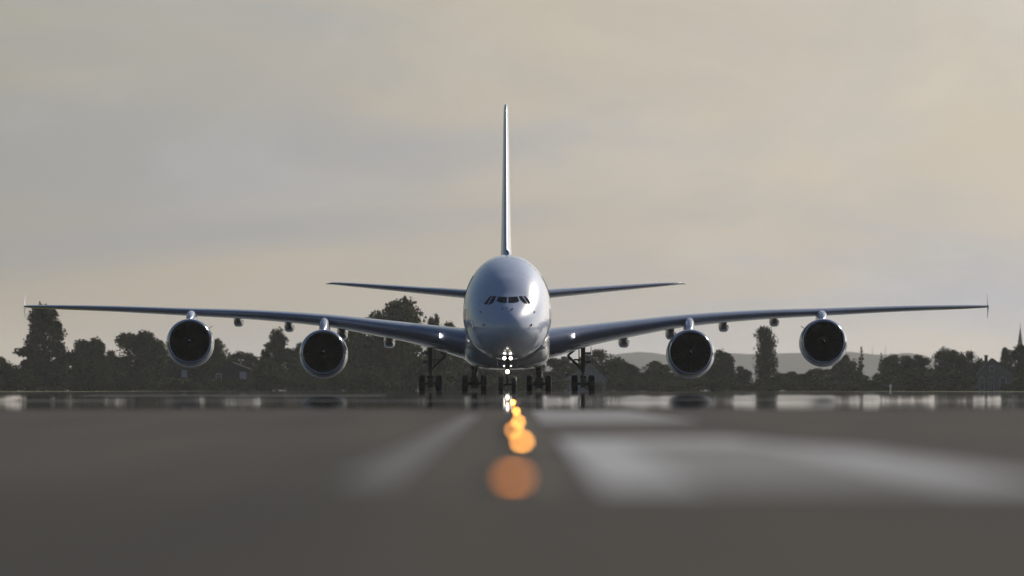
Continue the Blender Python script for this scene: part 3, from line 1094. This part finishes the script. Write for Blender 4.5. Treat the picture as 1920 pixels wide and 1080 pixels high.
T = [  # name, px, top, width px, distance, crown, variant, label
    ('broadleaf_tree', 2, 668, 60, 2500, 'round', 0, 'dark tree cut by the left edge of the photo'),
    ('tall_tree', 82, 576, 132, 2450, 'loose', 0, 'tall ragged tree under the left wingtip with sky showing through'),
    ('broadleaf_tree', 172, 632, 84, 2500, 'round', 1, 'round-topped tree just right of the tall ragged tree'),
    ('broadleaf_tree', 212, 656, 60, 2600, 'round', 3, 'low tree in the dip between the round-topped and the domed tree'),
    ('broadleaf_tree', 376, 672, 44, 2410, 'round', 1, 'low tree between the two dark houses at the left'),
    ('broadleaf_tree', 262, 619, 104, 2480, 'round', 2, 'broad domed tree left of the left outer engine'),
    ('broadleaf_tree', 330, 628, 90, 2550, 'round', 3, 'tree half hidden behind the left outer engine'),
    ('broadleaf_tree', 408, 634, 66, 2500, 'round', 0, 'tree just right of the left outer engine'),
    ('broadleaf_tree', 452, 658, 70, 2560, 'round', 1, 'low tree midway between the two left engines'),
    ('airy_tree', 520, 620, 84, 2450, 'loose', 1, 'airy tree left of the left inner engine with sky gaps'),
    ('broadleaf_tree', 578, 640, 90, 2600, 'round', 2, 'tree behind the left inner engine'),
    ('broadleaf_tree', 664, 606, 90, 2560, 'round', 3, 'tree right of the left inner engine, under the wing'),
    ('broadleaf_tree', 706, 581, 104, 2500, 'round', 0, 'left shoulder tree of the big clump above the left wing'),
    ('tall_tree', 755, 557, 128, 2450, 'round', 1, 'highest tree crown, showing between left wing and tailplane'),
    ('small_tree', 817, 588, 36, 2480, 'round', 2, 'small round tree top just right of the highest crown'),
    ('broadleaf_tree', 838, 602, 70, 2560, 'round', 3, 'tree behind the left wing root beside the fuselage'),
    ('broadleaf_tree', 905, 640, 90, 2600, 'round', 0, 'tree behind the left body gear under the belly'),
    ('broadleaf_tree', 985, 650, 90, 2620, 'round', 1, 'tree behind the nose gear under the belly'),
    ('broadleaf_tree', 1055, 668, 70, 2600, 'round', 2, 'tree behind the right wing root, left of the gear'),
    ('broadleaf_tree', 1128, 654, 92, 2450, 'round', 3, 'dark sloping tree just right of the right wing gear'),
    ('broadleaf_tree', 1170, 678, 60, 2500, 'round', 1, 'lower tree on the right flank of the dark sloping tree'),
    ('broadleaf_tree', 1228, 676, 78, 2480, 'round', 0, 'round tree left of the right inner engine'),
    ('broadleaf_tree', 1290, 684, 80, 2560, 'round', 2, 'tree behind the right inner engine'),
    ('broadleaf_tree', 1345, 655, 68, 2470, 'round', 1, 'tree just right of the right inner engine'),
    ('broadleaf_tree', 1386, 686, 50, 2520, 'round', 3, 'low tree left of the columnar poplar'),
    ('poplar_tree', 1435, 616, 44, 2420, 'poplar', 0, 'tall columnar poplar standing alone left of the right outer engine'),
    ('broadleaf_tree', 1484, 696, 60, 2500, 'round', 0, 'low tree just right of the columnar poplar'),
    ('broadleaf_tree', 1540, 690, 70, 2560, 'round', 2, 'low tree below the right outer engine'),
    ('broadleaf_tree', 1588, 664, 60, 2520, 'round', 3, 'tree at the right rim of the right outer engine'),
    ('conifer_tree', 1615, 649, 30, 2480, 'conifer', 0, 'pointed conifer right of the right outer engine'),
    ('conifer_tree', 1652, 661, 26, 2480, 'conifer', 1, 'smaller pointed conifer, second to the right of the outer engine'),
    ('broadleaf_tree', 1682, 664, 70, 2560, 'round', 1, 'rounded tree right of the smaller conifer'),
    ('broadleaf_tree', 1722, 664, 60, 2500, 'round', 0, 'flat-topped dark tree below the right wing'),
    ('broadleaf_tree', 1778, 655, 76, 2540, 'round', 2, 'tree in front of the hazy far crown near the right wingtip'),
    ('broadleaf_tree', 1820, 657, 56, 2500, 'round', 3, 'dark tree left of the gabled house'),
    ('airy_tree', 1886, 654, 40, 2580, 'loose', 0, 'airy tree rising behind the gabled house roof'),
    ('broadleaf_tree', 1916, 646, 84, 2460, 'round', 1, 'dark tree under the church spire at the right edge')]
for i, (nm, px, top, w, d, kind, var, lab) in enumerate(T):
    tree(nm, px, top, w * 1.08, d, kind, var, lab, rot=rng.uniform(0, 6.28) if kind != 'poplar' else 0)
tree('broadleaf_tree', 1771, 649, 30, 7500, 'round', 2, 'pale hazy rounded crown far behind, left of the gabled house')

# hedge and undergrowth at the foot of the trees: reads as one dark mass
vs, fs = [], []
hr = random.Random(5)
base_me = CROWNS['bush']
px = -60.0
while px < 1990:
    d = hr.uniform(2330, 2420) if hr.random() < .45 else hr.uniform(2440, 2650)
    if 1820 < px < 1906:
        d = hr.uniform(2530, 2700)
    if px < 880:
        top = hr.uniform(654, 700)
    elif px > 1580:
        top = hr.uniform(668, 706)
    else:
        top = hr.uniform(692, 718)
    if 320 < px < 490 or 1050 < px < 1140:
        top = max(top, 706)
    hh = (HZ - top) / F_PX * d + .2
    ww = hr.uniform(40, 80) / F_PX * d
    x0 = (px - 960) / F_PX * d
    me = hr.choice(base_me)
    rz = hr.uniform(0, 6.28)
    ca, sa = math.cos(rz), math.sin(rz)
    k = len(vs)
    for v in me.vertices:
        x, y, z = v.co
        vs.append((x0 + (x * ca - y * sa) * ww, d + (x * sa + y * ca) * ww, .15 + max(0.0, (z - .08)) * hh))
    fs += [tuple(i + k for i in p.vertices) for p in me.polygons]
    px += hr.uniform(12, 22)
tag(mesh_obj('hedge', vs, fs, M['foliage']), 'low dark undergrowth and hedge at the foot of the trees', 'hedge', kind='stuff')


# ------------------------------------------------------------------ houses, church, post, masts
def gable_house(px0, px1, eave, ridge, d, depth, wall, roof, label, apex=None, chimney=None):
    (x0, _, _), (x1, _, _) = px_at(px0, 700, d), px_at(px1, 700, d)
    ze, zr = px_at(0, eave, d)[2], px_at(0, ridge, d)[2]
    xa = px_at(apex, 700, d)[0] if apex else (x0 + x1) / 2
    zb = 0.15
    root = empty('house', ((x0 + x1) / 2, d, zb))
    tag(root, label, 'house')
    ox = (x0 + x1) / 2
    L = lambda p: (p[0] - ox, p[1] - d, p[2] - zb)
    ring = lambda y: [L((x0, y, zb)), L((x1, y, zb)), L((x1, y, ze)), L((xa, y, zr)), L((x0, y, ze))]
    MB().loft([ring(d), ring(d + depth)]).build('wall', wall, root)
    rf_ = MB()
    for (xe, s) in ((x0, -1), (x1, 1)):
        sl = (zr - ze) / (xa - xe)
        xo = xe + s * .45
        zo = ze + sl * (xo - xe)
        a = [L((xo, d - .4, zo)), L((xa, d - .4, zr)), L((xa, d - .4, zr + .28)), L((xo, d - .4, zo + .24))]
        b = [(p[0], p[1] + depth + .8, p[2]) for p in a]
        rf_.loft([a, b])
    ro = rf_.build('roof', roof, root)
    if chimney:
        c0, c1, ct = chimney
        xc0, xc1, zc = px_at(c0, 0, d)[0] - ox, px_at(c1, 0, d)[0] - ox, px_at(0, ct, d)[2] - zb
        MB().box(((xc0 + xc1) / 2, depth * .35, zc - 1.0), (xc1 - xc0, .9, 2.4)).box(((xc0 + xc1) / 2, depth * .35, zc + .16), (xc1 - xc0 + .2, 1.1, .2)).build('chimney', M['roof_slate'], ro)
    return root, ox, zb


def house_window(root, ox, zb, d, px0, px1, top, bot, arch=False, frame=.16, pane='dark_pane', trim='trim'):
    x0, x1 = px_at(px0, 0, d)[0] - ox, px_at(px1, 0, d)[0] - ox
    z0, z1 = px_at(0, bot, d)[2] - zb, px_at(0, top, d)[2] - zb
    def outline(g):
        p = [(x0 - g, z0 - g), (x1 + g, z0 - g)]
        if arch:
            r = (x1 - x0) / 2
            for i in range(9):
                a = math.pi * i / 8
                p.append(((x0 + x1) / 2 + (r + g) * math.cos(a), z1 - r * .6 + (r * .6 + g) * math.sin(a)))
        else:
            p += [(x1 + g, z1 + g), (x0 - g, z1 + g)]
        return p
    a = outline(frame)
    w = MB().loft([[(x, -.10, z) for x, z in a], [(x, .05, z) for x, z in a]]).build('window', M[trim], root)
    b = outline(0)
    MB().loft([[(x, -.125, z) for x, z in b], [(x, -.05, z) for x, z in b]]).build('pane', M[pane], w)
    xm = (x0 + x1) / 2
    MB().box((xm, -.135, (z0 + z1) / 2), (.07, .05, z1 - z0)).box((xm, -.137, z0 + (z1 - z0) * .62), (x1 - x0, .05, .07)).build('glazing_bar', M[trim], w)


h1, ox, zb = gable_house(1836, 1900, 700, 674, 2430, 9, M['house_wall'], M['roof_slate'], 'grey gabled house with arched windows at the right edge', apex=1861, chimney=(1847, 1853, 668))
house_window(h1, ox, zb, 2430, 1856.5, 1863, 687, 695, False)
house_window(h1, ox, zb, 2430, 1855, 1862.5, 708, 734, True)
house_window(h1, ox, zb, 2430, 1876, 1885, 708, 731, True)
house_window(h1, ox, zb, 2430, 1838, 1844.5, 708, 731, True)
h2, ox, zb = gable_house(1062, 1136, 712, 684, 2380, 10, M['pale_wall'], M['pale_roof'], 'pale bluish house behind the right wing gear wheels', apex=1108)
house_window(h2, ox, zb, 2380, 1070, 1078, 715, 727)
house_window(h2, ox, zb, 2380, 1120, 1128, 715, 727)
h3, ox, zb = gable_house(392, 480, 698, 682, 2425, 9, M['dark_wall'], M['roof_slate'], 'dark house with a pale window between the two left engines')
house_window(h3, ox, zb, 2425, 450, 461, 698, 714, pane='pale_blind', frame=.1)
house_window(h3, ox, zb, 2425, 406, 414, 702, 712)
h4, ox, zb = gable_house(328, 372, 700, 686, 2425, 8, M['dark_wall'], M['roof_slate'], 'small dark house with a pale dormer below the left outer engine')
house_window(h4, ox, zb, 2425, 341, 350, 695, 707, pane='pale_blind', frame=.1)

d = 4200
x, _, zt = px_at(1913, 607, d)
church = empty('church_tower', (x, d, .15))
tag(church, 'thin pointed church spire rising above the trees at the right edge', 'church')
zc = px_at(0, 648, d)[2]
MB().box((0, 0, zc * .5), (2.2, 2.2, zc)).build('tower', M['house_wall'], church)
MB().lathe([(1.15, zc), (.95, zc + .8), (.06, zt - 1.2)], (0, 0, 0), 'Z', 8).build('spire', M['spire_slate'], church)
MB().tube((0, 0, zt - 1.4), (0, 0, zt), .06).box((0, 0, zt - .5), (.6, .1, .1)).build('cross', M['roof_slate'], church)

x, _, z = px_at(1669.5, 718, 2320)
post = MB().tube((0, 0, 0), (0, 0, 1.45), .16, .14).box((0, 0, 1.05), (.55, .1, .4)).build('marker_post', M['post_white'])
post.location = (x, 2320, .15)
tag(post, 'small white marker post at the foot of the trees below the right wing', 'post')
for (pxm, tp, words) in ((1636, 651, 'thin radio mast on the hazy ridge, left of two'), (1660, 648, 'thin radio mast on the hazy ridge, right of two')):
    x, _, z = px_at(pxm, tp, 18000)
    zb_ = ridge_h(x, 18000) - 2
    mo = MB().tube((0, 0, 0), (0, 0, max(z - zb_, 14)), .5, .2, 6).box((0, 0, max(z - zb_, 14) * .8), (1.6, .5, .5)).build('radio_mast', M['roof_slate'])
    mo.location = (x, 18000, zb_)
    tag(mo, words, 'mast', 'masts on the ridge')

# ------------------------------------------------------------------ haze
hz = MB().box((0, 11000, 49), (29000, 31000, 102)).build('haze', None)
hm = bpy.data.materials.new('haze_air')
hm.use_nodes = True
ht = hm.node_tree
ht.nodes.clear()
ho = ht.nodes.new('ShaderNodeOutputMaterial')
pv = N(ht, 'ShaderNodeVolumePrincipled', inp={'Color': (0.93, 0.94, 0.97, 1), 'Density': 2.2e-5, 'Anisotropy': 0.2})
ht.links.new(pv.outputs[0], ho.inputs['Volume'])
hz.data.materials.clear()
hz.data.materials.append(hm)
tag(hz, 'pale haze in the air over the whole airfield', 'haze', kind='stuff')
